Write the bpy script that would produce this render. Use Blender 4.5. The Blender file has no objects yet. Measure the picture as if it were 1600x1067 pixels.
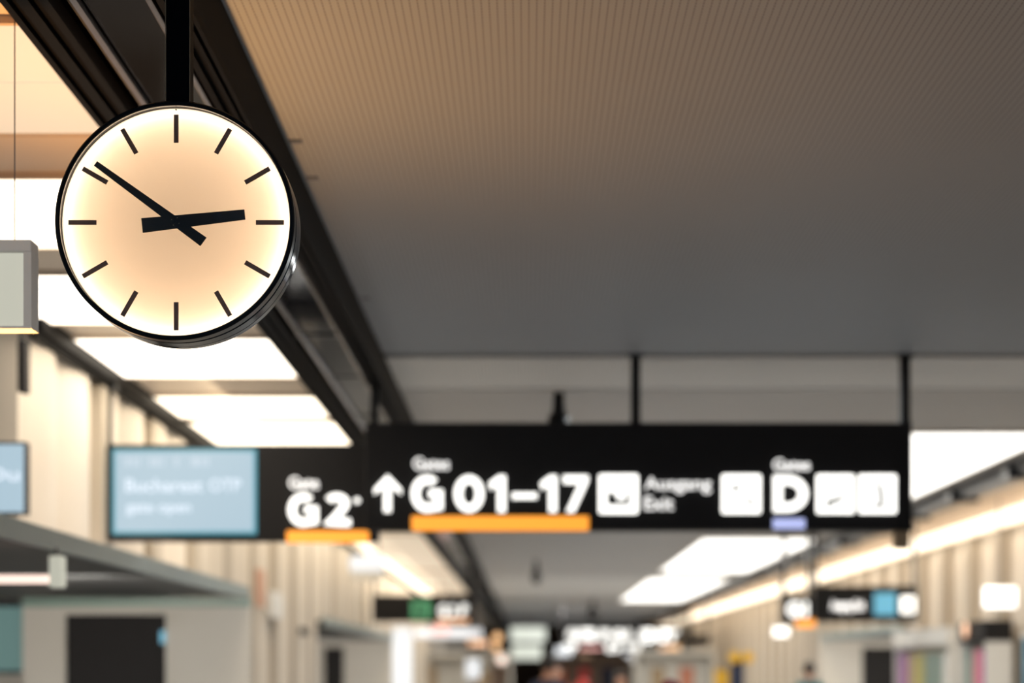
import bpy, bmesh, math, random
from mathutils import Vector, Matrix
random.seed(7)
PI = math.pi
C = bpy.context.scene.collection
S = bpy.context.scene

# ------------------------------------------------------------------ camera
F = 70.0 / 36.0 * 1600            # focal length in pixels
EYE = 1.6
VX, VY = 825.0, 1045.0            # where the hall's long lines meet
cam_d = bpy.data.cameras.new('camera')
cam = bpy.data.objects.new('camera', cam_d); C.objects.link(cam)
cam.location = (0, 0, EYE); cam.rotation_euler = (PI/2, 0, 0)
cam_d.lens = 70; cam_d.sensor_width = 36; cam_d.sensor_fit = 'HORIZONTAL'
cam_d.shift_x = (800 - VX) / 1600
cam_d.shift_y = (VY - 533.5) / 1600
cam_d.clip_end = 400
cam_d.dof.use_dof = True
cam_d.dof.focus_distance = 6.02
cam_d.dof.aperture_fstop = 1.45
S.camera = cam

# ------------------------------------------------------------------ world and exposure
S.view_settings.view_transform = 'Standard'
S.view_settings.look = 'None'
S.view_settings.gamma = 1
S.view_settings.use_curve_mapping = False
S.view_settings.exposure = 0
w = bpy.data.worlds.new('world'); S.world = w
w.use_nodes = True
w.node_tree.nodes['Background'].inputs[0].default_value = (0.36, 0.66, 1.0, 1)
w.node_tree.nodes['Background'].inputs[1].default_value = 0.55

def area(name, loc, rot, sx, sy, power, col):
    d = bpy.data.lights.new(name, 'AREA'); d.shape = 'RECTANGLE'
    d.size = sx; d.size_y = sy; d.energy = power; d.color = col
    o = bpy.data.objects.new(name, d); C.objects.link(o)
    o.location = loc; o.rotation_euler = rot
    return o
# unseen warm fill spot added to tint the near left ceiling
_l = bpy.data.lights.new('warm_fill_spot', 'SPOT'); _l.energy = 330; _l.color = (1, .48, .16)
_l.spot_size = math.radians(150); _l.spot_blend = 1; _l.shadow_soft_size = .15
_o = bpy.data.objects.new('warm_fill_spot', _l); C.objects.link(_o); _o.location = (-2.03, 7.4, 1.95)
_o.rotation_euler = (Vector((-.35, 7.5, 3.9)) - Vector((-2.03, 7.4, 1.95))).to_track_quat('-Z', 'Y').to_euler()
_l = bpy.data.lights.new('box_fill_spot', 'SPOT'); _l.energy = 150; _l.color = (1, .9, .78)  # unseen spot added to brighten the frame of the hanging light box
_l.spot_size = math.radians(16); _l.spot_blend = .6; _l.shadow_soft_size = .05
_o = bpy.data.objects.new('box_fill_spot', _l); C.objects.link(_o); _o.location = (-2.3, 2.5, 3.4)
_o.rotation_euler = (Vector((-1.85, 6.75, 2.9)) - Vector((-2.3, 2.5, 3.4))).to_track_quat('-Z', 'Y').to_euler()
# invisible uplight added above the near canopy to lift the left ceiling
area('left_ceiling_fill', (-2.95, 14, 2.46), (PI, 0, 0), .3, 11, 20, (1, .86, .72))
# invisible fill lights added under the ceiling so the floor bounces more light
for yy, pw, col in ((1, 60, (.80, .92, 1)), (8, 40, (.80, .92, 1)), (17, 125, (.93, .98, 1)), (25, 90, (.93, .98, 1)), (33, 125, (.93, .98, 1)), (41, 140, (.93, .98, 1)),
                    (50, 200, (.93, .98, 1)), (60, 220, (.93, .98, 1)), (75, 260, (.93, .98, 1)), (95, 260, (.93, .98, 1))):
    area('floor_fill', (1.9, yy, 3.86), (0, 0, 0), 1.6, 1.6, pw, col)
# invisible fill lights added along the ceiling edges to brighten both walls
area('wall_fill', (-2.45, 25, 3.80), (0, math.radians(50), 0), .25, 26, 125, (1, .84, .62))
area('wall_fill', (-2.45, 52, 3.80), (0, math.radians(50), 0), .25, 26, 240, (1, .84, .62))
area('wall_fill', (6.0, 33, 3.95), (0, math.radians(-48), 0), .25, 28, 250, (1, .84, .64))
area('wall_fill', (6.0, 66, 3.95), (0, math.radians(-48), 0), .25, 34, 330, (1, .84, .64))
# unseen fill lights added to brighten the partitions and the lounge
area('lounge_fill', (-3.9, 14.6, 2.2), (math.radians(60), 0, 0), 1.6, .5, 150, (1, .90, .78))
area('lounge_fill', (-6.5, 9, 3.7), (math.radians(25), 0, 0), 2, 2, 36, (1, .90, .78))
area('doorway_fill', (-4.2, 42, 2.2), (math.radians(60), 0, 0), 1.4, .5, 130, (1, .90, .78))
area('doorway_fill', (8.2, 42, 2.2), (math.radians(60), 0, 0), 1.4, .5, 190, (1, .90, .78))

# ------------------------------------------------------------------ materials
def mat(name, col, rough=.6, metal=0.0, spec=.5, noise=0.0, nscale=8.0, bump=0.0, coat=0.0):
    m = bpy.data.materials.new(name); m.use_nodes = True
    nt = m.node_tree; b = nt.nodes['Principled BSDF']
    b.inputs['Base Color'].default_value = (*col, 1)
    b.inputs['Roughness'].default_value = rough
    b.inputs['Metallic'].default_value = metal
    b.inputs['Specular IOR Level'].default_value = spec
    b.inputs['Coat Weight'].default_value = coat
    tc = nt.nodes.new('ShaderNodeTexCoord'); n = nt.nodes.new('ShaderNodeTexNoise')
    n.inputs['Scale'].default_value = nscale; n.inputs['Detail'].default_value = 4
    nt.links.new(tc.outputs['Object'], n.inputs['Vector'])
    mx = nt.nodes.new('ShaderNodeMix'); mx.data_type = 'RGBA'; mx.blend_type = 'MULTIPLY'
    mx.inputs[0].default_value = noise
    mx.inputs[6].default_value = (*col, 1)
    nt.links.new(n.outputs['Fac'], mx.inputs[7])
    nt.links.new(mx.outputs[2], b.inputs['Base Color'])
    if bump:
        bp = nt.nodes.new('ShaderNodeBump'); bp.inputs['Strength'].default_value = bump
        nt.links.new(n.outputs['Fac'], bp.inputs['Height']); nt.links.new(bp.outputs[0], b.inputs['Normal'])
    return m
def emit(name, col, strength, base=(.8, .8, .8)):
    m = bpy.data.materials.new(name); m.use_nodes = True
    b = m.node_tree.nodes['Principled BSDF']
    b.inputs['Base Color'].default_value = (*base, 1); b.inputs['Roughness'].default_value = .5
    b.inputs['Emission Color'].default_value = (*col, 1)
    b.inputs['Emission Strength'].default_value = strength
    return m
WARM = (1, .80, .55)
M = dict(
    black=mat('black_lacquer', (.009, .009, .010), .28, spec=.18, noise=.3),
    blackmat=mat('matt_black', (.014, .013, .014), .7, spec=.3, noise=.3),
    chblack=mat('channel_black', (.0055, .0055, .0065), .5, spec=.02, noise=.3),
    boxframe=mat('pale_frame', (.85, .82, .78), .5, noise=.08),
    strip=mat('strip_grey', (.26, .25, .26), .25, .7, noise=.3),
    gloss=mat('black_gloss', (.010, .012, .018), .12, spec=.22, noise=.2),
    plate=mat('cover_plate_black', (.008, .010, .016), .08, spec=.05, noise=.2),
    darkmetal=mat('dark_metal', (.035, .037, .042), .30, .6, noise=.3),
    steel=mat('brushed_edge', (.30, .26, .25), .28, .9, noise=.3),
    rail=mat('rail_blue_grey', (.035, .042, .055), .4, .3, noise=.3),
    wall=mat('wall_cream', (.78, .71, .62), .55, noise=.12, nscale=.7),
    wallrib=mat('wall_rib', (.50, .44, .36), .55, noise=.12, nscale=.7),
    greywall=mat('grey_plaster', (.62, .60, .55), .6, noise=.15, nscale=1.0),
    lceil=mat('ceiling_tan', (.78, .67, .55), .6, noise=.15, nscale=1.0),
    soffit=mat('soffit_tan', (.62, .50, .38), .6, noise=.15, nscale=1.0),
    floor=mat('terrazzo', (.40, .40, .40), .45, noise=.35, nscale=30),
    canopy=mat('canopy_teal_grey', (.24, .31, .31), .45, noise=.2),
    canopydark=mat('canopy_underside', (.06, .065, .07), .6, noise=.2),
    tealband=mat('teal_header', (.22, .34, .30), .4, noise=.2),
    brown=mat('brown_end', (.22, .15, .11), .6, noise=.4, nscale=.6),
    tan=mat('tan_box', (.45, .33, .20), .6, noise=.2),
    white=mat('white_metal', (.80, .80, .78), .4, noise=.1),
    panelA=emit('diffuser_soft', (1, .79, .56), .62, (.34, .33, .32)),
    panelB=emit('diffuser_bright', (1, .85, .64), 3.0),
    panelB2=emit('diffuser_bright_white', (1, .88, .72), 3.6),
    panelC=emit('diffuser_neutral', (1, .97, .90), 2.2),
    panelD=emit('diffuser_dim', (1, .80, .56), .78),
    cove=emit('cove_glow', (1, .82, .60), 1.35),
    coveL=emit('cove_glow_left', (1, .82, .58), 1.5),
    letter=emit('letter_white', (1, .985, .93), 1.8),
    letter_thin=emit('letter_white_small', (1, .98, .95), 1.2),
    orange=emit('bar_orange', (1, .36, .035), 1.15, (.8, .3, .05)),
    violet=emit('bar_violet', (.40, .46, .86), 1.0),
    green=emit('exit_green', (.10, .34, .16), .9, (.03, .15, .06)),
    screen=emit('screen_blue', (.40, .55, .65), 1.0, (.05, .05, .05)),
    screen_edge=emit('screen_edge', (.05, .36, .46), .9, (.05, .05, .05)),
    screen_text=emit('screen_text', (.74, .84, .95), 1.1, (.05, .05, .05)),
    screen_dim=emit('screen_dim_text', (.54, .66, .76), 1.0, (.05, .05, .05)),
    coolwhite=emit('cool_white', (.92, .96, 1), .80, (.3, .3, .3)),
    glow=emit('shop_glow', (.9, .92, .95), 1.0, (.4, .4, .4)),
    palegreen=emit('pale_green_white', (.80, .84, .72), .9, (.2, .2, .2)),
    pinkglow=emit('pink_glow', (1, .50, .45), 1.4, (.3, .2, .2)),
    redglow=emit('red_glow', (.9, .05, .04), .9),
    orangeglow=emit('orange_glow', (1, .45, .18), 1.1),
    globe=emit('warm_globe', (1, .55, .26), 1.2, (.3, .2, .1)),
    blueglow=emit('blue_glow', (.15, .43, .58), .9, (.05, .2, .3)),
    tubeglow=emit('pinkish_tube', (1, .74, .62), 1.3),
    boxpane=emit('box_pane', (.64, .64, .53), .72, (.2, .2, .18)),
    tealglass=emit('teal_glass', (.13, .23, .22), .55, (.1, .2, .2)),
    yellow=mat('yellow_sign', (.85, .48, .03), .4, noise=.1),
    red=mat('red_paint', (.60, .05, .04), .5, noise=.1),
    maroon=mat('maroon_cloth', (.28, .015, .02), .8, noise=.2),
    terracotta=mat('terracotta', (.62, .25, .16), .6, noise=.2),
    softred=mat('faded_red', (.72, .42, .30), .6, noise=.2),
    pink=mat('pink_card', (.75, .22, .30), .5, noise=.1),
    purple=mat('purple_card', (.38, .14, .40), .5, noise=.1),
    olive=mat('olive_card', (.50, .45, .10), .5, noise=.1),
    teal=mat('teal_cloth', (.02, .16, .19), .8, noise=.2),
    blue=mat('blue_print', (.03, .22, .36), .5, noise=.3),
    navy=mat('navy_cloth', (.02, .03, .07), .8, noise=.2),
    orangecloth=mat('orange_cloth', (.60, .12, .04), .8, noise=.2),
    skin=mat('skin', (.50, .26, .17), .55, noise=.15),
    hair=mat('dark_hair', (.018, .012, .010), .55, noise=.4),
    denim=mat('denim', (.05, .07, .12), .8, noise=.3),
    glyph=mat('pictogram_ink', (.012, .012, .013), .6, noise=.1),
    mark=mat('hour_mark_brown', (.13, .080, .065), .45, noise=.2),
    hand=mat('hand_dark_brown', (.022, .016, .013), .42, noise=.25, nscale=40),
    brass=mat('brass_pin', (.55, .42, .22), .3, .9),
    inside=mat('housing_inside', (.78, .62, .44), .8),
)
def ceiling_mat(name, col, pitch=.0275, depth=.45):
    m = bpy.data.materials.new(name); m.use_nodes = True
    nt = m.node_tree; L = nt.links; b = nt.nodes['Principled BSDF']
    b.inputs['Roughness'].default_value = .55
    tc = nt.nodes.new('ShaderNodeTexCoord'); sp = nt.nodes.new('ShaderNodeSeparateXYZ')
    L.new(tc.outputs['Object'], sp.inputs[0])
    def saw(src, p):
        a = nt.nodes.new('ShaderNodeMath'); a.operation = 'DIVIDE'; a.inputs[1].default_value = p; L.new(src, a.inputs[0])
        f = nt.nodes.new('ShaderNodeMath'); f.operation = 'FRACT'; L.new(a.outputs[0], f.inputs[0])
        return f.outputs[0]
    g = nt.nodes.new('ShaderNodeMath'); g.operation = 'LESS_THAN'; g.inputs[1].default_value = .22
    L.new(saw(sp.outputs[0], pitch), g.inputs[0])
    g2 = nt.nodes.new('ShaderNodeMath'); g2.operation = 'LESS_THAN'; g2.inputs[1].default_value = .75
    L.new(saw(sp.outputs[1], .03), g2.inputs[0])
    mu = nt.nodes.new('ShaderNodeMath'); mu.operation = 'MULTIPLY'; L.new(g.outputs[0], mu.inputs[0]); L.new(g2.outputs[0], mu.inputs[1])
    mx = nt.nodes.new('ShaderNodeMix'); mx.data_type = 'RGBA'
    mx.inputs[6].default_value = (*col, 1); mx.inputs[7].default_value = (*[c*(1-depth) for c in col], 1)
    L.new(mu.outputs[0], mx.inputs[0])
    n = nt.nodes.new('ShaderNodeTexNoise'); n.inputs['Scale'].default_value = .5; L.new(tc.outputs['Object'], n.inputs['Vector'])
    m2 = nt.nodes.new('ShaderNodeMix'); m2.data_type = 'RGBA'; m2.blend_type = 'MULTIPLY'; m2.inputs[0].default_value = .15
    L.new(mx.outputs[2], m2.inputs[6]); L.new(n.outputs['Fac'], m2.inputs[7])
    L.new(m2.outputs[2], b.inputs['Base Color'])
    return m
M['ceilA'] = ceiling_mat('perforated_dim_band', (.31, .35, .40))  # field tones stand in for dimmer and brighter light on the ceiling
M['ceilB'] = ceiling_mat('perforated_lit_band', (.80, .80, .79))
M['ceilC'] = ceiling_mat('perforated_mid_band', (.55, .54, .53))
# clock diffuser: real translucency, lit by the lamp ring inside the housing
m = bpy.data.materials.new('clock_diffuser'); m.use_nodes = True
nt = m.node_tree; nt.nodes.clear()
o_ = nt.nodes.new('ShaderNodeOutputMaterial'); t_ = nt.nodes.new('ShaderNodeBsdfTranslucent'); d_ = nt.nodes.new('ShaderNodeBsdfDiffuse')
x_ = nt.nodes.new('ShaderNodeMixShader'); x_.inputs[0].default_value = .30
t_.inputs[0].default_value = (.93, .87, .79, 1); d_.inputs[0].default_value = (.85, .80, .72, 1)
nt.links.new(t_.outputs[0], x_.inputs[1]); nt.links.new(d_.outputs[0], x_.inputs[2]); nt.links.new(x_.outputs[0], o_.inputs[0])
M['diffuser'] = m
m = bpy.data.materials.new('thin_glass'); m.use_nodes = True
nt = m.node_tree; nt.nodes.clear()
o_ = nt.nodes.new('ShaderNodeOutputMaterial'); t_ = nt.nodes.new('ShaderNodeBsdfTransparent'); g_ = nt.nodes.new('ShaderNodeBsdfGlossy')
x_ = nt.nodes.new('ShaderNodeMixShader'); fr = nt.nodes.new('ShaderNodeFresnel'); fr.inputs[0].default_value = 1.35
g_.inputs['Roughness'].default_value = .03
nt.links.new(fr.outputs[0], x_.inputs[0]); nt.links.new(t_.outputs[0], x_.inputs[1]); nt.links.new(g_.outputs[0], x_.inputs[2]); nt.links.new(x_.outputs[0], o_.inputs[0])
M['glass'] = m
M['ring'] = emit('clock_lamp_ring', (1, .88, .72), 7.0)
M['tray_fill'] = emit('clock_tray_fill', (1, .72, .48), .40, (.85, .73, .60))  # glow added to the tray to even out the dial

# ------------------------------------------------------------------ helpers
def at(px, py, D):
    return Vector(((px - VX) * D / F, D, EYE + (VY - py) * D / F))
def wx(px, D): return (px - VX) * D / F
def wz(py, D): return EYE + (VY - py) * D / F
def bx(bm, x0, x1, y0, y1, z0, z1, bev=0):
    if x0 > x1: x0, x1 = x1, x0
    if y0 > y1: y0, y1 = y1, y0
    if z0 > z1: z0, z1 = z1, z0
    r = bmesh.ops.create_cube(bm, size=1)
    vs = r['verts']
    for v in vs:
        v.co = Vector(((x0+x1)/2 + v.co.x*(x1-x0), (y0+y1)/2 + v.co.y*(y1-y0), (z0+z1)/2 + v.co.z*(z1-z0)))
    if bev:
        es = list({e for v in vs for e in v.link_edges})
        bmesh.ops.bevel(bm, geom=es, offset=bev, segments=2, affect='EDGES', profile=.5)
def box(*a, bev=0):
    bm = bmesh.new(); bx(bm, *a, bev=bev); return bm
def prism(bm, pts, ax, a, b):
    """extrude a 2-D outline: ax 'y' takes (x,z) points, ax 'z' takes (x,y) points"""
    def P(p, t): return (p[0], t, p[1]) if ax == 'y' else (p[0], p[1], t)
    v0 = [bm.verts.new(P(p, a)) for p in pts]; v1 = [bm.verts.new(P(p, b)) for p in pts]
    n = len(pts)
    bm.faces.new(v0); bm.faces.new(v1[::-1])
    for i in range(n): bm.faces.new((v0[i], v1[i], v1[(i+1) % n], v0[(i+1) % n]))
    bmesh.ops.recalc_face_normals(bm, faces=bm.faces[:])
def cyl(bm, p0, p1, r0, r1=None, n=24):
    r1 = r0 if r1 is None else r1
    p0 = Vector(p0); p1 = Vector(p1); d = p1 - p0
    q = d.to_track_quat('Z', 'Y').to_matrix().to_4x4()
    bmesh.ops.create_cone(bm, cap_ends=True, segments=n, radius1=r0, radius2=r1, depth=d.length,
                          matrix=Matrix.Translation((p0+p1)/2) @ q)
def ball(bm, c, rx, ry=None, rz=None, u=20, v=14):
    ry = ry or rx; rz = rz or rx
    bmesh.ops.create_uvsphere(bm, u_segments=u, v_segments=v, radius=1, matrix=Matrix.Translation(c) @ Matrix.Diagonal((rx, ry, rz, 1)))
def lathe_y(bm, cx, cz, prof, n=128, closed=True):
    """revolve (r, y) profile about the axis parallel to Y through (cx, cz)"""
    rings = []
    for k in range(n):
        a = 2*PI*k/n
        rings.append([bm.verts.new((cx + r*math.cos(a), y, cz + r*math.sin(a))) for r, y in prof])
    m_ = len(prof)
    for k in range(n):
        A = rings[k]; B = rings[(k+1) % n]
        for j in range(m_ if closed else m_-1):
            bm.faces.new((A[j], A[(j+1) % m_], B[(j+1) % m_], B[j]))
    bmesh.ops.recalc_face_normals(bm, faces=bm.faces[:])
def wloc(o):
    v = Vector((0, 0, 0))
    while o is not None: v += o.location; o = o.parent
    return v
def obj(name, bm, m, parent=None, smooth=False, origin=None):
    """link a bmesh given in world coordinates as one mesh object"""
    base = wloc(parent) if parent else Vector((0, 0, 0))
    off = base if parent else Vector(origin or (0, 0, 0))
    bmesh.ops.translate(bm, verts=bm.verts[:], vec=-off)
    me = bpy.data.meshes.new(name); bm.to_mesh(me); bm.free()
    me.materials.append(M[m] if isinstance(m, str) else m)
    if smooth:
        for p in me.polygons: p.use_smooth = True
        try: me.set_sharp_from_angle(angle=math.radians(35))
        except Exception: pass
    o = bpy.data.objects.new(name, me); C.objects.link(o)
    if parent: o.parent = parent
    else: o.location = off
    return o
def tag(o, label, cat, group=None, kind=None):
    o['label'] = label; o['category'] = cat
    if group: o['group'] = group
    if kind: o['kind'] = kind
    return o
def thing(name, label, cat, loc, group=None):
    o = bpy.data.objects.new(name, None); C.objects.link(o); o.location = loc
    o.empty_display_size = .1
    return tag(o, label, cat, group)
def struct(name, bm, m, smooth=False):
    o = obj(name, bm, m, smooth=smooth); o['kind'] = 'structure'; return o
def text_bm(s, x0, x1, z0, z1, y, bold=.02, depth=.02):
    """solid lettering of the built-in font fitted to a rectangle on a plane facing the camera"""
    cu = bpy.data.curves.new('t', 'FONT'); cu.body = s; cu.size = 1; cu.offset = bold; cu.extrude = .02; cu.resolution_u = 4
    to = bpy.data.objects.new('t', cu); C.objects.link(to)
    dg = bpy.context.evaluated_depsgraph_get(); dg.update()
    me = bpy.data.meshes.new_from_object(to.evaluated_get(dg))
    bpy.data.objects.remove(to); bpy.data.curves.remove(cu)
    bm = bmesh.new(); bm.from_mesh(me); bpy.data.meshes.remove(me)
    xs = [v.co.x for v in bm.verts]; ys = [v.co.y for v in bm.verts]
    a, b, c, d = min(xs), max(xs), min(ys), max(ys)
    for v in bm.verts:
        X = x0 + (v.co.x-a)/(b-a)*(x1-x0); Z = z0 + (v.co.y-c)/(d-c)*(z1-z0)
        Y = y - v.co.z/.02*depth/2 - depth/2
        v.co = (X, Y, Z)
    bmesh.ops.recalc_face_normals(bm, faces=bm.faces[:])
    return bm
def ptext(s, px0, px1, py0, py1, D, bold=.02, depth=.02):
    return text_bm(s, wx(px0, D), wx(px1, D), wz(py1, D), wz(py0, D), D, bold, depth)
def pbox(px0, px1, py0, py1, D, th, bev=0):
    """box whose near face is at distance D, th deep"""
    return box(wx(px0, D), wx(px1, D), D, D+th, wz(py1, D), wz(py0, D), bev=bev)
def copy_tree(o, parent=None):
    c = o.copy(); C.objects.link(c); c.parent = parent
    for ch in list(o.children): copy_tree(ch, c)
    return c

def ring_bm(outer, inner, P, y0, y1):
    bm = bmesh.new(); n = len(outer)
    L = [[bm.verts.new(P(p, y)) for p in pts] for pts in (outer, inner) for y in (y0, y1)]
    oa, ob, ia, ib = L
    for i in range(n):
        j = (i+1) % n
        bm.faces.new((oa[i], oa[j], ia[j], ia[i])); bm.faces.new((ob[i], ib[i], ib[j], ob[j]))
        bm.faces.new((oa[i], ob[i], ob[j], oa[j])); bm.faces.new((ia[i], ia[j], ib[j], ib[i]))
    bmesh.ops.recalc_face_normals(bm, faces=bm.faces[:]); return bm
def ribbon_bm(path, wd, P, y0, y1, asp=1.0):
    n = len(path); A = []; B = []
    for i, p in enumerate(path):
        def dr(a, b):
            v = Vector(((b[0]-a[0])*asp, b[1]-a[1])); return v.normalized()
        d0 = dr(path[max(i-1, 0)], path[max(i-1, 0)+1]); d1 = dr(path[min(i, n-2)], path[min(i, n-2)+1])
        nn = (Vector((-d0.y, d0.x)) + Vector((-d1.y, d1.x)))
        nn = nn.normalized() / max(.5, nn.normalized().dot(Vector((-d0.y, d0.x)))) * wd/2
        A.append((p[0]+nn.x/asp, p[1]+nn.y)); B.append((p[0]-nn.x/asp, p[1]-nn.y))
    bm = bmesh.new(); r = []
    for y in (y0, y1): r.append([[bm.verts.new(P(p, y)) for p in S_] for S_ in (A, B)])
    (a0, b0), (a1, b1) = r
    for i in range(n-1):
        bm.faces.new((a0[i], a0[i+1], b0[i+1], b0[i])); bm.faces.new((a1[i], b1[i], b1[i+1], a1[i+1]))
        bm.faces.new((a0[i], a1[i], a1[i+1], a0[i+1])); bm.faces.new((b0[i], b0[i+1], b1[i+1], b1[i]))
    bm.faces.new((a0[0], b0[0], b1[0], a1[0])); bm.faces.new((a0[-1], a1[-1], b1[-1], b0[-1]))
    bmesh.ops.recalc_face_normals(bm, faces=bm.faces[:]); return bm
def arc(cx, cz, rx, rz, a0, a1, n=20):
    return [(cx+rx*math.cos(math.radians(a0+(a1-a0)*i/n)), cz+rz*math.sin(math.radians(a0+(a1-a0)*i/n))) for i in range(n+1)]
def glyph(ch, px0, px1, py0, py1, D, m='letter', par=None, wd=.22):
    x0, x1, z0, z1 = wx(px0, D), wx(px1, D), wz(py1, D), wz(py0, D)
    def P(p, y): return (x0+p[0]*(x1-x0), y, z0+p[1]*(z1-z0))
    asp = (x1-x0)/(z1-z0); y0, y1 = D-.02, D
    def pl(pts):
        bm = bmesh.new(); prism(bm, [(P(p, 0)[0], P(p, 0)[2]) for p in pts], 'y', y0, y1); return bm
    h = wd/2; ha = h/asp
    if ch == '1': bm = pl([(1-2*ha, 0), (1, 0), (1, 1), (1-1.7*ha, 1), (0, .80), (.10, .60), (1-2*ha, .74)])
    elif ch == '7': bm = pl([(0, 1), (1, 1), (1, .84), (.12+2*ha, 0), (.12, 0), (.97-2.0*ha, 1-wd), (0, 1-wd)])
    elif ch == '0': bm = ring_bm(arc(.5, .5, .5, .5, 0, 351, 39), arc(.5, .5, .5-2*ha, .5-wd*.9, 0, 351, 39), P, y0, y1)
    elif ch == 'D':
        o = [(0, 0), (0, .5), (0, 1), (.25, 1)] + arc(.42, .5, .58, .5, 90, -90, 24) + [(.25, 0)]
        q = [(2*ha, wd), (2*ha, .5), (2*ha, 1-wd), (.36, 1-wd)] + arc(.40, .5, .6-2*ha, .5-wd, 90, -90, 24) + [(.36, wd)]
        bm = ring_bm(o, q, P, y0, y1)
    elif ch == 'G': bm = ribbon_bm(arc(.5, .5, .5-ha, .5-h, 52, 285, 28) + [(1-ha, .16), (1-ha, .50), (.56, .50)], wd, P, y0, y1, asp)
    elif ch == '2': bm = ribbon_bm(arc(.46, .70, .42-ha*.6, .30-h, 155, -25, 16) + [(.50, .34), (.20, .12), (.60, h), (1, h)], wd, P, y0, y1, asp)
    return obj('letter' if ch.isalpha() else 'numeral', bm, m, par)

# ------------------------------------------------------------------ the hall
H = 3.9                      # ceiling height
XL, XR = -3.24, 7.0          # wall planes
Y0, Y1 = -6.0, 130.0
BL, BR = -1.66, -1.05        # the black channel in the ceiling
struct('floor', box(-9, 10, Y0, Y1, -.2, 0), 'floor')
# hall ceiling in fields; brighter and dimmer bands of light painted into their tones
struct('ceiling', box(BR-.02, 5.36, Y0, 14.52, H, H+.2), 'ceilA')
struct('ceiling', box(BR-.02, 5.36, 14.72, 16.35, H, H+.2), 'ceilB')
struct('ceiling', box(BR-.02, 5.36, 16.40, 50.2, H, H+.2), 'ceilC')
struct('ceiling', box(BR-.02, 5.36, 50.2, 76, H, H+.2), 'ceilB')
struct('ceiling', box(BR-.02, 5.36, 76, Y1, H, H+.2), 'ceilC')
struct('ceiling', box(-9, BL+.02, Y0, Y1, H, H+.2), 'lceil')
struct('ceiling', box(BL-.1, BR+.1, Y0, Y1, H+.2, H+.4), 'blackmat')
struct('ceiling', box(5.3, 10, Y0, Y1, 4.02, 4.2), 'soffit')
struct('trim_1', box(BR, 5.36, 14.52, 14.72, H+.015, H+.2), 'rail')          # groove the sign posts hang from
struct('wall_back', box(-9, 10, Y1, Y1+.3, 0, 4.3), 'brown')
# ribbed walls
def ribbed(name, x, side, y0, y1, z0, z1, pitch, amp, m='wall', gap=.08):
    bm = bmesh.new(); pts = []
    n = max(1, round((y1-y0)/pitch)); p = (y1-y0)/n; k = 10
    for i in range(n):
        a = y0 + i*p
        for j in range(k+1):
            t = j/k
            pts.append((x - side*(amp - amp*math.sin(PI*t)**.8), a + gap/2 + t*(p-gap)))
    pts = [(x - side*amp, y0)] + pts + [(x - side*amp, y1)]
    back = x - side*.28
    poly = pts + [(back, y1), (back, y0)]
    prism(bm, poly, 'z', z0, z1)
    return struct(name, bm, m)
ZC = 2.34
ribbed('wall_left', XL, 1, 13.0, 19.27, ZC, H, 1.05, .09)
ribbed('wall_left', XL, 1, 19.46, 31.0, 0, H, 1.17, .07)
ribbed('wall_left', XL, 1, 31.0, 46.78, ZC, H, 1.17, .07)
ribbed('wall_left', XL, 1, 46.96, Y1, 0, H, 2.0, .07)
bm = bmesh.new()
for i in range(24):
    y = 15.1 + 2.05*i
    z0 = 0 if 19.5 < y < 30.6 or y > 47 else ZC + .08
    bx(bm, XL-.10, XL+.012, y, y+.42, z0, 3.755)
struct('trim_6', bm, 'wallrib')
def right_wall(y0, y1, z0, z1):
    struct('wall_right', box(XR+.08, XR+.3, y0, y1, z0, z1), 'wall')
right_wall(10, 36.6, 0, 4.02); right_wall(36.6, 46.78, ZC, 4.02); right_wall(46.96, Y1, 0, 4.02)
bm = bmesh.new()
for i in range(50):
    y = 11.2 + 2.0*i
    if 36.4 < y+.1 < 47: bx(bm, XR-.06, XR+.10, y, y+.5, ZC, 3.72)
    else: bx(bm, XR-.06, XR+.10, y, y+.5, 0, 3.72)
struct('trim_2', bm, 'wallrib')
# gate lounge to the left of the hall and shop depth to the right
struct('wall_lounge', box(-9.2, -9, Y0, 60, 0, H), 'greywall')
struct('wall_lounge', box(-9, XL-.28, 60, 60.2, 0, H), 'greywall')
struct('wall_shop', box(9.9, 10.1, Y0, 60, 0, 4.1), 'greywall')
# rails along both ceiling edges
bm = bmesh.new(); bx(bm, XL+.005, XL+.10, 12.9, 130, 3.79, 3.90); bx(bm, XL+.005, XL+.05, 12.9, 130, 3.755, 3.79)
struct('trim_3', bm, 'chblack')
bm = bmesh.new(); bx(bm, 5.36, 5.52, Y0, Y1, 3.80, 4.02); bx(bm, 5.40, 5.62, Y0, Y1, 3.735, 3.80)
for i in range(40): bx(bm, 5.30, 5.66, 10+3*i, 10.25+3*i, 3.70, 3.84)
struct('trim_4', bm, 'darkmetal')
# marks in the ceiling beside the channel
bm = bmesh.new()
for px, py in ((460, 218), (487, 276), (571, 465), (455, 330)):
    D = 2.3*F/(VY-py); x = wx(px, D); bx(bm, x-.03, x+.03, D, D+.05, H-.004, H+.01)
struct('trim_5', bm, 'darkmetal')

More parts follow.
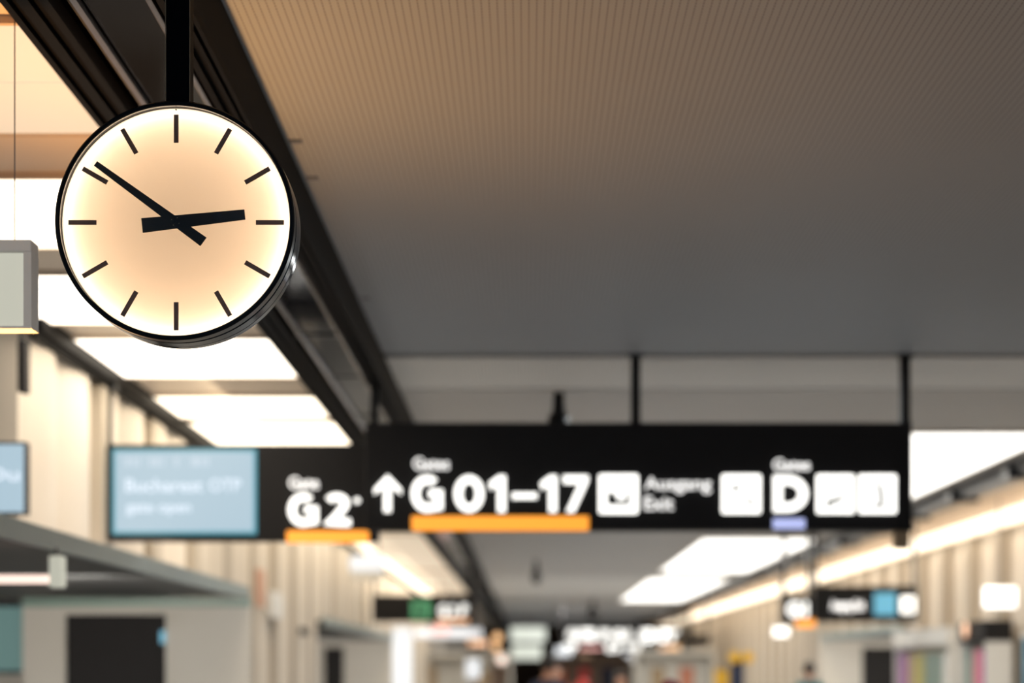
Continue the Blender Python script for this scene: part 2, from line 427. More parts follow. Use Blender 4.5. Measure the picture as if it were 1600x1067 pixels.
# ------------------------------------------------------------------ black channel (trunking)
tr = thing('ceiling_channel', 'long black glossy service channel running down the ceiling above the clock', 'channel', (-1.36, 2, 3.78))
prof = [(-1.735, 3.92), (-1.735, 3.79), (-1.715, 3.765), (-1.69, 3.765), (-1.69, 3.785), (-1.66, 3.785), (-1.66, 3.765), (-1.62, 3.765), (-1.62, 3.785),
        (-1.585, 3.785), (-1.585, 3.765), (-1.555, 3.765), (-1.54, 3.80), (-1.54, 3.92)]
def chan(prof, name, m='black'):
    bm = bmesh.new(); prism(bm, prof, 'y', -4, 118); obj(name, bm, m, tr)
chan(prof, 'flange', 'chblack')
prof2 = [(-1.055, 3.92), (-1.055, 3.90), (-1.098, 3.79), (-1.105, 3.765), (-1.12, 3.765), (-1.12, 3.785), (-1.135, 3.785), (-1.135, 3.765), (-1.15, 3.765),
         (-1.15, 3.785), (-1.18, 3.785), (-1.18, 3.765), (-1.205, 3.765), (-1.22, 3.80), (-1.22, 3.92)]
chan(prof2, 'flange', 'chblack')
chan([(-1.50, 3.775), (-1.485, 3.765), (-1.47, 3.775), (-1.47, 3.80), (-1.50, 3.80)], 'bright_strip', 'strip')
chan([(-1.245, 3.775), (-1.235, 3.765), (-1.225, 3.775), (-1.225, 3.80), (-1.245, 3.80)], 'bright_strip', 'strip')
bm = bmesh.new()
y = -3
while y < 117:
    bx(bm, -1.465, -1.25, y, y+2.92, 3.80, 3.84, bev=.004); y += 3.0
obj('cover_plate', bm, 'plate', tr)
for i in range(26):
    yy = 8.9 + 4.2*i
    obj('bracket', box(-1.54, -1.21, yy, yy+.05, 3.79, 3.90), 'darkmetal', tr)

# ------------------------------------------------------------------ the clock
D0 = 6.0
cx, cz = wx(272.5, D0), wz(344, D0)
ck = thing('station_clock', 'round backlit clock hanging on a black stem in front', 'clock', (cx, D0+.085, cz))
RI, RO = 180*D0/F, 187.3*D0/F
T = .172
bm = bmesh.new()
lathe_y(bm, cx, cz, [(RI, D0+.004), (RI+.003, D0), (RO-.004, D0), (RO, D0+.005), (RO, D0+.048), (RO-.004, D0+.052), (RI-.004, D0+.052), (RI-.004, D0+.045), (RI, D0+.040)], 192)
obj('bezel', bm, 'black', ck, True)
bm = bmesh.new()
lathe_y(bm, cx, cz, [(RI-.002, D0+.050), (RO-.010, D0+.050), (RO-.010, D0+.066), (RO-.001, D0+.070), (RO+.001, D0+.120), (RO-.010, D0+.124), (RO-.010, D0+.128), (RO-.0, D0+.131), (RO-.0, D0+T-.004), (RO-.004, D0+T), (RI, D0+T), (RI-.002, D0+T-.01)], 192)
obj('housing', bm, 'gloss', ck, True)
# inner tray behind the dial, with an added glow to lift its centre
bm = bmesh.new(); lathe_y(bm, cx, cz, [(.0005, D0+.120), (RI-.004, D0+.120), (RI-.004, D0+.036), (RI-.0025, D0+.036), (RI-.0025, D0+.124), (.0005, D0+.124)], 96)
obj('reflector', bm, 'tray_fill', ck, True)
dial_y = D0 + .032
bm = bmesh.new(); bmesh.ops.create_circle(bm, cap_ends=True, segments=128, radius=RI-.0015, matrix=Matrix.Translation((cx, dial_y, cz)) @ Matrix.Rotation(PI/2, 4, 'X'))
obj('dial', bm, 'diffuser', ck)
bm = bmesh.new()
R_ = RI-.016; rr = .006
lathe_y(bm, cx, cz, [(R_+rr*math.cos(a), D0+.056+rr*math.sin(a)) for a in [2*PI*i/10 for i in range(10)]], 96)
obj('lamp_ring', bm, 'ring', ck, True)
bm = bmesh.new(); cyl(bm, (cx, D0+T-.012, cz), (cx, D0+T-.002, cz), RI-.003, n=96); obj('back_panel', bm, 'black', ck)
# marks: centre of the dial seen at (274, 347.8)
mx_, mz_ = cx, cz
def bar(bm, ang, r0, r1, w0, w1, y0, y1):
    d = Vector((math.sin(ang), 0, math.cos(ang))); s = Vector((math.cos(ang), 0, -math.sin(ang)))
    c = Vector((mx_, 0, mz_))
    pts = [c + d*r0 - s*w0/2, c + d*r0 + s*w0/2, c + d*r1 + s*w1/2, c + d*r1 - s*w1/2]
    prism(bm, [(p.x, p.z) for p in pts], 'y', y0, y1)
k = 6.03/F
for i in range(12):
    bm = bmesh.new(); bar(bm, i*PI/6, 124.5*k, 168.5*k, 7.4*k, 7.4*k, dial_y-.0022, dial_y-.0004)
    obj('hour_mark', bm, 'mark', ck)
a = math.radians(83.9)
bm = bmesh.new(); bar(bm, a, -53*k, 108.5*k, 23*k, 16*k, dial_y-.0095, dial_y-.0075)
obj('hour_hand', bm, 'hand', ck)
a = math.radians(306.0)
bm = bmesh.new(); bar(bm, a, -54*k, 154*k, 16.5*k, 8.7*k, dial_y-.0155, dial_y-.0135)
mh = obj('minute_hand', bm, 'hand', ck)
bm = bmesh.new(); cyl(bm, (cx, dial_y-.017, cz), (cx, dial_y-.001, cz), .0052); obj('hub', bm, 'darkmetal', ck)
for i in range(4):
    an = PI/4 + i*PI/2 + .3
    bm = bmesh.new(); ball(bm, (cx+.0125*math.cos(an), dial_y-.0157, cz+.0125*math.sin(an)), .0014, u=8, v=6); obj('rivet', bm, 'brass', mh)
bm = bmesh.new(); cyl(bm, (cx, dial_y-.001, cz+.341), (cx, dial_y-.004, cz+.341), .0022, n=12); obj('screw', bm, 'darkmetal', ck)
bm = bmesh.new(); cyl(bm, (cx, D0+.0085, cz), (cx, D0+.0105, cz), RI-.0005, n=128); obj('front_glass', bm, 'glass', ck)
sx = wx(279.5, 6.07)
bm = bmesh.new(); bx(bm, sx-.036, sx+.036, D0+.05, D0+.125, cz+RO-.012, 3.79, bev=.003); st = obj('stem', bm, 'chblack', ck)
for s in (-1, 1):
    bm = bmesh.new(); bx(bm, sx+s*.0362, sx+s*.0376, D0+.047, D0+.050, cz+RO+.004, 3.78); obj('edge_strip', bm, 'tan', st)
bm = bmesh.new(); bx(bm, sx-.055, sx+.055, D0+.03, D0+.145, cz+RO-.016, cz+RO+.006, bev=.004); obj('mounting_foot', bm, 'black', ck)

# ------------------------------------------------------------------ luminous ceiling fields, left side
def ceil_light(x0, x1, y0, y1, m, label, group, joints=(), th=.03):
    t = thing('ceiling_light', label, 'light', ((x0+x1)/2, (y0+y1)/2, H), group)
    bm = bmesh.new(); f = .03
    bx(bm, x0, x1, y0, y0+f, H-th, H); bx(bm, x0, x1, y1-f, y1, H-th, H)
    bx(bm, x0, x0+f, y0+f, y1-f, H-th, H); bx(bm, x1-f, x1, y0+f, y1-f, H-th, H)
    obj('frame', bm, 'soffit', t)
    ys = [y0+f] + list(joints) + [y1-f]
    for a_, b_ in zip(ys[:-1], ys[1:]):
        obj('diffuser', box(x0+f, x1-f, a_+.008, b_-.008, H-th+.006, H-.001), m, t)
    return t
GL = 'warm ceiling lights left of the channel'
LX0, LX1 = XL+.02, BL-.078
segs = [(7.0, 8.50, 'panelA', (7.73,), 'soft cream jointed ceiling panel at the upper left, nearest of the lit panels'),
        (9.22, 10.80, 'panelB', (), 'second cream ceiling panel from the top left, beside the clock rim'),
        (11.50, 13.15, 'panelB2', (), 'very bright ceiling panel left of the lower clock rim'),
        (13.72, 15.55, 'panelB2', (), 'bright ceiling panel just under the clock'),
        (16.64, 18.05, 'panelB', (), 'narrow bright ceiling panel, second one under the clock'),
        (18.35, 20.40, 'panelB', (), 'bright ceiling panel just above the blue screen'),
        (21.5, 33.0, 'panelD', (), 'warm ceiling panel hidden behind the gate sign'),
        (33.6, 46.0, 'panelA', (), 'dim warm ceiling panel just below the orange bar of the left sign'),
        (46.6, 60.0, 'panelA', (), 'warm ceiling panel just above the green exit sign')]
for y0, y1, m_, j, lab in segs: ceil_light(LX0, LX1, y0, y1, m_, lab, GL, j)
for y0, y1 in ((-4.5, -1), (.5, 4.5)): pass
GR = 'white ceiling lights on the right'
for y0, y1, lab in ((19.2, 31.2, 'large white ceiling light beside the right end of the big gate sign'),
                    (34.9, 46.8, 'white ceiling light below the violet bar of the big gate sign'),
                    (50.4, 66.9, 'far white ceiling light, smaller one toward the hall centre')):
    ceil_light(3.05, 5.15, y0, y1, 'panelC', lab, GR, ((y0*.8+y1*.2),))
# cove lamps
bm = bmesh.new()
lab = 'continuous warm cove light along the top of the right wall'
t = thing('cove_light', lab, 'light', (6.9, 60, 4.0))
for i in range(28):
    y = 10 + 4*i
    obj('lamp', box(6.78, 6.93, y+.05, y+3.95, 3.66, 3.86), 'cove', t)
obj('carrier', box(6.80, 6.93, 10, 122, 3.86, 4.02), 'soffit', t)
t = thing('cove_light', 'warm cove light where the left wall meets the ceiling beyond the gate sign', 'light', (-3.1, 42, 3.85))
for i in range(10): obj('lamp', box(XL+.12, XL+.30, 22+4*i, 25.9+4*i, 3.80, 3.87), 'coveL', t)

# ------------------------------------------------------------------ the big gate sign
DS = 14.6
sg = thing('gate_sign', 'long black overhead sign reading G 01-17, Ausgang Exit and D', 'sign', (wx(998, DS), DS+.1, wz(828, DS)))
obj('housing', pbox(570, 1423, 660, 828, DS, .22, bev=.012), 'blackmat', sg)
for px in (994, 1417):
    x = wx(px, DS); bm = bmesh.new(); bx(bm, x-.034, x+.034, DS+.04, DS+.12, wz(662, DS), H+.012)
    p = obj('post', bm, 'blackmat', sg)
    obj('ceiling_flange', box(x-.06, x+.06, DS+.02, DS+.14, H-.004, H+.018), 'darkmetal', p)
x = wx(1417, DS); obj('end_plate', box(x-.03, x+.034, DS-.008, DS+.228, wz(829, DS), wz(659, DS)), 'blackmat', sg)
obj('junction_box', pbox(1398, 1421, 829, 857, DS+.05, .1, bev=.006), 'tan', sg)
DT = DS - .002
def letters(s, a, b, c, d, D, par, bold=.03, m='letter', name='lettering'):
    return obj(name, ptext(s, a, b, c, d, D, bold), m, par)
letters('Gates', 646, 702, 715, 734, DT, sg, .012, 'letter_thin')
glyph('G', 643, 692, 743, 800, DT, par=sg); glyph('0', 710, 756, 743, 800, DT, par=sg)
glyph('1', 764, 790, 743, 800, DT, par=sg); glyph('1', 844, 870, 743, 800, DT, par=sg); glyph('7', 880, 919, 743, 800, DT, par=sg)
obj('dash', pbox(800, 839, 770, 779, DT-.02, .02), 'letter', sg)
obj('underline_bar', pbox(643, 920, 806, 829, DT-.02, .025, bev=.004), 'orange', sg)
def poly(pts, D, th=.02):
    bm = bmesh.new(); prism(bm, [(wx(a_, D), wz(b_, D)) for a_, b_ in pts], 'y', D-th, D); return bm
obj('arrow', poly([(606, 742), (627, 764), (627, 773), (611, 760), (611, 800), (600, 800), (600, 760), (585, 773), (585, 764)], DT), 'letter', sg)
def picto(px0, px1, par, shapes, D=DT, py0=741, py1=802, lab=None, m='letter'):
    p = obj('pictogram', pbox(px0, px1, py0, py1, D-.02, .02, bev=.012), m, par)
    bm = bmesh.new(); cx_ = (px0+px1)/2; cy_ = (py0+py1)/2; s = (px1-px0)/60
    for sh in shapes:
        if sh[0] == 'p': prism(bm, [(wx(cx_+u*s*1.25, D), wz(cy_+v*s*1.25, D)) for u, v in sh[1]], 'y', D-.026, D-.018)
        else:
            _, u, v, r = sh; c = at(cx_+u*s*1.25, cy_+v*s*1.25, D)
            cyl(bm, (c.x, D-.026, c.z), (c.x, D-.018, c.z), r*s*D/F, n=20)
    obj('symbol', bm, 'glyph', p)
    return p
# suitcase for the exit field
picto(936, 997, sg, [('p', [(-14, -2), (-14, 14), (14, 14), (14, -2), (9, -2), (9, 8), (-6, 8), (-6, -2)]), ('p', [(-9, 2), (-2, 2), (-2, 8), (-9, 8)])])
letters('Ausgang', 1007, 1111, 746, 771, DT, sg, .008, 'letter_thin')
letters('Exit', 1007, 1052, 776, 797, DT, sg, .010, 'letter_thin')
# two small crossing figures
picto(1128, 1189, sg, [('c', -8, -10, 3.2), ('p', [(-14, -5), (-2, -9), (0, -6), (-12, -1)]), ('c', 10, 6, 3.2), ('p', [(4, 8), (18, 13), (16, 16), (3, 11)])])
letters('Gates', 1208, 1265, 717, 735, DT, sg, .012, 'letter_thin')
glyph('D', 1208, 1262, 743, 800, DT, par=sg, wd=.25)
obj('underline_bar', pbox(1208, 1258, 810, 826, DT-.02, .02, bev=.004), 'violet', sg)
# seat figure and walking figure
picto(1276, 1335, sg, [('p', [(8, -14), (13, -14), (11, 2), (5, 8), (4, 4), (8, 0)]), ('p', [(-12, 8), (6, 4), (7, 10), (-10, 15)]), ('p', [(-12, 10), (-8, 9), (-7, 18), (-12, 18)])])
picto(1342, 1401, sg, [('c', -1, -16, 3), ('p', [(-3, -12), (3, -12), (7, 2), (6, 16), (9, 18), (-4, 18), (1, 13), (1, 0)]), ('p', [(-9, 16), (2, 13), (2, 18), (-9, 19)])])

# left sign with the gate screen
DL = 15.25
sl = thing('gate_sign', 'black hanging sign with pale blue screen and Gate G2 lettering', 'sign', (wx(380, DL), DL+.1, wz(845, DL)))
obj('housing', pbox(165.5, 591, 694, 845, DL, .2, bev=.012), 'blackmat', sl)
e = obj('screen_bezel', pbox(175, 401, 701, 835, DL-.006, .01, bev=.004), 'screen_edge', sl)
scr = obj('screen', pbox(180, 396, 706, 830, DL-.012, .01, bev=.008), 'screen', sl)
for s, a_, b_, c_, d_, m_ in (('Bucharest', 196, 317, 748, 769, 'screen_text'), ('OTP', 327, 377, 748, 768, 'screen_text'), ('gate open', 197, 298, 786, 806, 'screen_text')):
    obj('screen_text', ptext(s, a_, b_, c_, d_, DL-.014, .012, .004), m_, scr)
for a_, b_ in ((196, 203), (207, 212), (215, 219), (233, 238), (241, 250), (254, 257), (273, 279), (300, 311), (314, 318), (321, 327)):
    obj('screen_mark', box(wx(a_, DL), wx(b_, DL), DL-.018, DL-.012, wz(729, DL), wz(715, DL)), 'screen_dim', scr)
letters('Gate', 452, 498, 745, 764, DL-.002, sl, .012, 'letter_thin')
glyph('G', 451, 497, 771, 822, DL-.002, par=sl); glyph('2', 508, 548, 771, 822, DL-.002, par=sl)
bm = bmesh.new(); c = at(558, 782, DL-.002)
for i in range(3):
    an = i*PI/3
    dx, dz = math.cos(an)*.022, math.sin(an)*.022
    cyl(bm, (c.x-dx, DL-.012, c.z-dz), (c.x+dx, DL-.012, c.z+dz), .007, n=8)
obj('asterisk', bm, 'letter', sl)
obj('underline_bar', pbox(448, 576, 829, 848, DL-.022, .03, bev=.004), 'orange', sl)
x = wx(168, DL); obj('post', box(x-.015, x+.02, DL+.06, DL+.11, wz(696, DL), 3.88), 'black', sl)
obj('bracket', box(x-.05, x+.05, DL+.04, DL+.13, 3.74, 3.895), 'rail', sl)
x = wx(584, DL); obj('post', box(x-.03, x+.03, DL+.06, DL+.12, wz(696, DL), 3.78), 'black', sl)

# ------------------------------------------------------------------ hanging light box top left
DB = 6.75
t = thing('light_box', 'pale hanging light box on a thin wire at the left edge of view', 'light', (wx(0, DB), DB, wz(512, DB)))
x0, x1 = wx(-90, DB), wx(49, DB); z0, z1 = wz(513, DB), wz(374, DB)
bm = bmesh.new(); f = .027
bx(bm, x0, x1, DB, DB+.10, z1-.042, z1, bev=.004); bx(bm, x0, x1, DB, DB+.10, z0, z0+.008)
bx(bm, x0, x0+f, DB, DB+.10, z0+.008, z1-.042); bx(bm, x1-f, x1, DB, DB+.10, z0+.008, z1-.042)
obj('frame', bm, 'boxframe', t)
obj('pane', box(x0+f, x1-f, DB+.02, DB+.08, z0+.008, z1-.042), 'boxpane', t)
for px in (17, -70):
    bm = bmesh.new(); cyl(bm, (wx(px, DB), DB+.05, z1), (wx(px, DB), DB+.05, H), .0022, n=8); obj('wire', bm, 'steel', t)

# ------------------------------------------------------------------ canopy and partition, near left
t = thing('canopy', 'teal grey flat canopy edge sloping away at the lower left', 'canopy', (-3.0, 14, 2.277))
bm = bmesh.new(); bx(bm, -2.74, -2.70, 5, 19.3, 2.277, 2.395, bev=.004); obj('fascia', bm, 'canopy', t)
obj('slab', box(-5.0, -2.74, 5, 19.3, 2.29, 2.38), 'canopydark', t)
t = thing('partition', 'beige partition wall with dark doorway under the near canopy', 'partition', (-3.9, 19.38, 0))
zt = wz(960, 19.3); xa, xb = wx(102, 19.3), wx(259, 19.3)
bm = bmesh.new()
bx(bm, -4.9, xa, 19.3, 19.45, 0, 2.20); bx(bm, xb, -2.70, 19.3, 19.45, 0, 2.20); bx(bm, xa, xb, 19.3, 19.45, zt, 2.20)
obj('panel', bm, 'greywall', t)
obj('header', box(-4.9, -2.70, 19.28, 19.45, 2.20, 2.285), 'tealband', t)
struct('door_1', box(xa, xb, 19.36, 19.42, 0.0, zt), 'blackmat')
x = wx(257, 19.3)
o = obj('door_sticker', box(x-.05, x, 19.352, 19.36, wz(1005, 19.3), wz(985, 19.3)), 'blueglow'); tag(o, 'small teal sticker at the top right corner of the near black door', 'sticker')
# teal glazed front of the lounge
DG = 20.5
t = thing('glass_screen', 'teal glass screen panel at the lower left edge', 'glass screen', (wx(10, DG), DG, 0))
obj('pane', box(-9, wx(60, DG), DG, DG+.03, wz(1048, DG), wz(948, DG)), 'tealglass', t)
bm = bmesh.new(); bx(bm, -9, wx(64, DG), DG-.02, DG+.05, wz(1053, DG), wz(1048, DG)); bx(bm, wx(60, DG), wx(66, DG), DG-.02, DG+.05, 0, wz(940, DG)); bx(bm, -9, wx(64, DG), DG-.02, DG+.05, wz(948, DG), wz(938, DG))
obj('frame', bm, 'darkmetal', t)
obj('plinth', box(-9, wx(62, DG), DG, DG+.05, 0, wz(1053, DG)), 'greywall', t)
# tube lamp under the canopy
DF = 11.3
t = thing('tube_light', 'pinkish strip light hanging under the near canopy', 'light', (wx(20, DF), DF, wz(912, DF)))
obj('tube', pbox(-60, 75.5, 898, 911, DF, .06), 'tubeglow', t)
obj('end_cap', pbox(76, 96, 868, 917, DF-.02, .12, bev=.008), 'boxpane', t)  # glowing material stands in for light falling on the white cap
obj('hanger', box(wx(84, DF), wx(88, DF), DF+.03, DF+.05, wz(869, DF), 2.289), 'darkmetal', t)
# lounge screen and column speaker
t = thing('gate_screen', 'pale blue gate screen cut off by the left edge of view', 'screen', (wx(0, 12.5), 12.5, wz(800, 12.5)))
obj('housing', pbox(-200, 39, 690, 803, 12.5, .12), 'blackmat', t)
s_ = obj('screen', pbox(-195, 37, 694, 800, 12.49, .01), 'screen', t)
obj('screen_text', ptext('Du', -20, 30, 730, 752, 12.488, .01, .004), 'screen_text', s_)
obj('rod', box(wx(-40, 12.5), wx(-36, 12.5), 12.54, 12.58, wz(692, 12.5), H-.004), 'darkmetal', t)
t = thing('column_speaker', 'slim dark column speaker at the left edge above the blue screen', 'speaker', (wx(33, 12.7), 12.7, wz(612, 12.7)))
obj('body', pbox(27, 40, 531, 612, 12.65, .12, bev=.006), 'blackmat', t)
obj('bracket', box(wx(30, 12.7), wx(36, 12.7), 12.70, 12.74, wz(534, 12.7), H), 'darkmetal', t)

# things on the left wall
def wall_thing(name, label, cat, px0, px1, py0, py1, m, depth=.10):
    """a shallow box fixed to the left wall, its hall side at the pixel centre"""
    xf = XL + depth
    pc = (px0+px1)/2; D = -xf*F/(VX-pc)
    w_ = abs(px1-px0)
    ya = xf*F/(px0-VX); yb = xf*F/(px1-VX)
    bm = box(XL+.003, xf, ya, yb, wz(py1, D), wz(py0, D), bev=.006)
    return tag(obj(name, bm, m, origin=(xf, D, wz(py1, D))), label, cat)
wall_thing('notice_board', 'white upright notice panel on the ribbed left wall', 'notice', 425, 443, 925, 966, 'white', .09)
wall_thing('hose_cabinet', 'reddish upright strip on the ribbed left wall beside the white notice', 'cabinet', 404, 415, 890, 948, 'softred', .05)
wall_thing('wall_knob', 'small dark round knob on the ribbed left wall', 'fitting', 474, 482, 981, 992, 'glyph', .06)
# white hanging box sign
D = 32
t = thing('box_sign', 'small white hanging box sign below the orange G2 bar', 'sign', (wx(572, D), D, wz(905, D)))
obj('body', pbox(546, 599, 868, 892, D, .25, bev=.02), 'coolwhite', t)
obj('lower_panel', pbox(550, 597, 892, 906, D+.02, .2), 'white', t)
for px in (555, 590): obj('rod', box(wx(px, D)-.01, wx(px, D)+.01, D+.1, D+.12, wz(870, D), H), 'darkmetal', t)
# second canopy and partition on the left
t = thing('canopy', 'grey canopy edge over the second left doorway beyond the ribbed wall', 'canopy', (-3.2, 39, 2.28))
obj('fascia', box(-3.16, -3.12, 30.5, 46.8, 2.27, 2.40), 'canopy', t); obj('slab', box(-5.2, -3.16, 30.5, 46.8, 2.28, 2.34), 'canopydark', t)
DP = 46.8
t = thing('partition', 'beige partition with dark doorway under the second left canopy', 'partition', (-4.2, DP, 0))
xa, xb = wx(506, DP), wx(537, DP); zt = wz(1011, DP)
bm = bmesh.new(); bx(bm, -5.4, xa, DP, DP+.15, 0, 2.28); bx(bm, xb, XL+.1, DP, DP+.15, 0, 2.28); bx(bm, xa, xb, DP, DP+.15, zt, 2.28)
obj('panel', bm, 'greywall', t)
struct('door_2', box(xa, xb, DP+.05, DP+.12, 0, zt), 'blackmat')
# right doorway
t = thing('canopy', 'grey canopy edge over the dark doorway on the right', 'canopy', (7.0, 41, 2.28))
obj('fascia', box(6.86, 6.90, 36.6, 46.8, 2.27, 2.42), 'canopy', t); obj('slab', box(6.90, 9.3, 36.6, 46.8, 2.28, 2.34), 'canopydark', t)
t = thing('partition', 'beige partition with dark doorway under the right canopy', 'partition', (8.2, DP, 0))
xa, xb = wx(1347, DP), wx(1410, DP)
bm = bmesh.new(); bx(bm, 6.9, xa, DP, DP+.15, 0, 2.28); bx(bm, xb, 9.9, DP, DP+.15, 0, 2.28); bx(bm, xa, xb, DP, DP+.15, zt, 2.28)
obj('panel', bm, 'greywall', t)
struct('door_3', box(xa, xb, DP+.05, DP+.12, 0, zt), 'blackmat')

# ------------------------------------------------------------------ ceiling pendants (cameras) in the middle of the hall
def pendant(px, py0, py1, D, label, w_=27):
    c = at(px, py0, D); t = thing('ceiling_camera', label, 'camera', (c.x, D, wz(py1, D)), 'dark cameras hanging under the ceiling')
    z1 = wz(py1, D); zm = wz(py0, D); r = w_*D/F/2; hh = zm - z1
    bm = bmesh.new(); cyl(bm, (c.x, D, zm-.02), (c.x, D, H), r*.30, n=16); obj('stem', bm, 'black', t, True)
    bm = bmesh.new(); cyl(bm, (c.x, D, z1+hh*.45), (c.x, D, zm), r*.62, r*.5, n=24); obj('neck', bm, 'black', t, True)
    bm = bmesh.new(); cyl(bm, (c.x, D, z1), (c.x, D, z1+hh*.40), r, r, n=24); cyl(bm, (c.x, D, z1+hh*.40), (c.x, D, z1+hh*.55), r, r*.6, n=24); obj('body', bm, 'black', t, True)
    bm = bmesh.new(); ball(bm, (c.x, D, z1), r*.8, r*.8, r*.6); obj('dome', bm, 'gloss', t, True)
pendant(873, 614, 676, 16.6, 'dark ceiling camera standing out just above the big gate sign', 34)
pendant(838, 880, 908, 42, 'dark ceiling camera below the big gate sign', 15)
pendant(926, 946, 964, 66, 'faint dark ceiling camera above the far cluster of white signs', 18)

# ------------------------------------------------------------------ signs further down the hall
def hung_sign(label, px0, px1, py0, py1, D, th=.2):
    t = thing('overhead_sign', label, 'sign', (wx((px0+px1)/2, D), D, wz(py1, D)))
    obj('housing', pbox(px0, px1, py0, py1, D, th, bev=.01), 'blackmat', t)
    for px in (px0+4, px1-4):
        x = wx(px, D); top = H if x < 5.36 else 4.02
        obj('post', box(x-.03, x+.03, D+.07, D+.13, wz(py0, D)-.02, top), 'black', t)
    return t
D = 40
t = hung_sign('black overhead sign with green exit field and white lettering, left of hall centre', 581, 742, 929, 972, D)
picto(643, 672, t, [('c', -4, -16, 5), ('p', [(-10, -8), (6, -8), (10, 10), (2, 22), (-4, 8), (-14, 18)])], D-.002, 939, 967, m='green')
letters('G 2', 686, 712, 945, 963, D-.002, t, .04); letters('F', 720, 730, 945, 962, D-.002, t, .04)
obj('underline_bar', pbox(684, 732, 967, 973, D-.022, .03), 'orangeglow', t)
D = 33
t = hung_sign('black overhead sign with blue square and white lettering on the right', 1272, 1434, 915, 972, D)
letters('Ausgang Exit', 1298, 1350, 938, 957, D-.002, t, .04, 'letter_thin')
p = obj('blue_field', pbox(1366, 1400, 926, 961, D-.022, .02), 'blueglow', t)
picto(1408, 1430, t, [('c', 2, -14, 6), ('p', [(-10, -4), (8, -6), (10, 18), (-4, 18)])], D-.002, 932, 958)
t = hung_sign('small black hanging sign with two white letters and orange bar on the right', 1222, 1270, 930, 974, D-.4)
letters('G1', 1230, 1262, 940, 964, D-.402, t, .05); obj('underline_bar', pbox(1244, 1274, 968, 980, D-.42, .03), 'orange', t)
D = 85
t = hung_sign('wide black far sign filled with white lettering at hall centre', 876, 1062, 978, 1020, D)
for s, a_, b_, c_, d_ in (('GATES', 886, 930, 983, 1001), ('F 01', 937, 985, 984, 1001), ('EXIT', 1000, 1060, 984, 1002), ('07', 880, 903, 1005, 1018), ('D G', 948, 1000, 1005, 1018)):
    letters(s, a_, b_, c_, d_, D-.002, t, .08)
obj('underline_bar', pbox(905, 940, 1010, 1014, D-.03, .03), 'pinkglow', t); obj('underline_bar', pbox(1031, 1045, 1011, 1019, D-.03, .03), 'orangeglow', t)
t = hung_sign('small plain black hanging sign right of the far white lettering', 1072, 1109, 992, 1008, 70)
# lit things far away
def lit(name, label, cat, px0, px1, py0, py1, D, m, th=.2, hang=True, group=None):
    t = thing(name, label, cat, (wx((px0+px1)/2, D), D, 0 if not hang else wz(py1, D)), group)
    obj('face', pbox(px0, px1, py0, py1, D, th*.4, bev=.01), m, t)
    obj('casing', pbox(px0-.5, px1+.5, py0-.5, py1+.5, D+th*.4, th*.6), 'white', t)
    xm = wx((px0+px1)/2, D)
    if hang: obj('rod', box(xm-.012, xm+.012, D+th*.5, D+th*.6, wz(py0, D)-.01, (3.86 if xm < -1.74 else 3.775 if xm < -1.03 else H) if xm < 5.36 else 4.02), 'steel', t)
    else: obj('foot', box(wx(px0, D)-.02, wx(px1, D)+.02, D-.04, D+th+.04, 0, .06), 'darkmetal', t)
    return t
lit('advert_totem', 'tall bright white lit pillar left of hall centre', 'pillar', 614, 643, 980, 1240-85, 45, 'coolwhite', .3, False)
lit('light_box', 'wide white lit fascia box right of the white pillar', 'light', 648, 752, 982, 996, 50, 'glow', .3)
lit('light_box', 'pinkish lit box joined under the green exit sign', 'light', 676, 700, 978, 990, 49, 'pinkglow', .2)
lit('light_box', 'orange lit box at the right end of the white fascia', 'light', 732, 762, 1001, 1009, 49.5, 'orangeglow', .2)
lit('light_box', 'pale green-white lit panel in the hall centre', 'light', 798, 852, 980, 1002, 78, 'palegreen', .2)
lit('light_box', 'dimmer pale lit panel under the green-white one', 'light', 800, 846, 1008, 1030, 80, 'palegreen', .2)
lit('light_box', 'white lit box on the right wall side, standing above the doorways', 'light', 1538, 1588, 917, 949, 28, 'panelC', .15)
lit('light_box', 'bright white lit box just below the small orange barred sign', 'light', 1209, 1232, 980, 994, 37, 'panelC', .15)
lit('light_box', 'lilac white shop light low in the far sign cluster', 'light', 868, 892, 1012, 1032, 75, 'coolwhite', .15)
lit('light_box', 'peach shop light below the far sign cluster', 'light', 906, 924, 1024, 1038, 74, 'globe', .15)
lit('light_box', 'white shop light right of the peach one', 'light', 976, 988, 1022, 1034, 76, 'glow', .15)
lit('light_box', 'peach shop light under the right end of the far sign', 'light', 1045, 1062, 1008, 1016, 72, 'globe', .15)
lit('light_box', 'pale blue-white upright shop panel right of the white pillar', 'light', 728, 750, 1030, 1060, 48, 'coolwhite', .15)
for px, py, D, r, lab in ((777, 996, 60, 7, 'upper warm globe lamp left of the green-white panel'), (775, 1013, 62, 6, 'lower warm globe lamp left of the green-white panel'),
                    (784, 1031, 64, 7, 'pale globe lamp lowest of the three left of the green-white panel')):
    c = at(px, py, D); t = thing('globe_lamp', lab, 'lamp', c, 'globe lamps in the far hall')
    bm = bmesh.new(); ball(bm, c, r*D/F); obj('globe', bm, 'globe' if py < 1020 else 'tubeglow', t, True)
    bm = bmesh.new(); cyl(bm, (c.x, D, c.z+r*D/F*.9), (c.x, D, H), .012, n=8); obj('cord', bm, 'darkmetal', t)
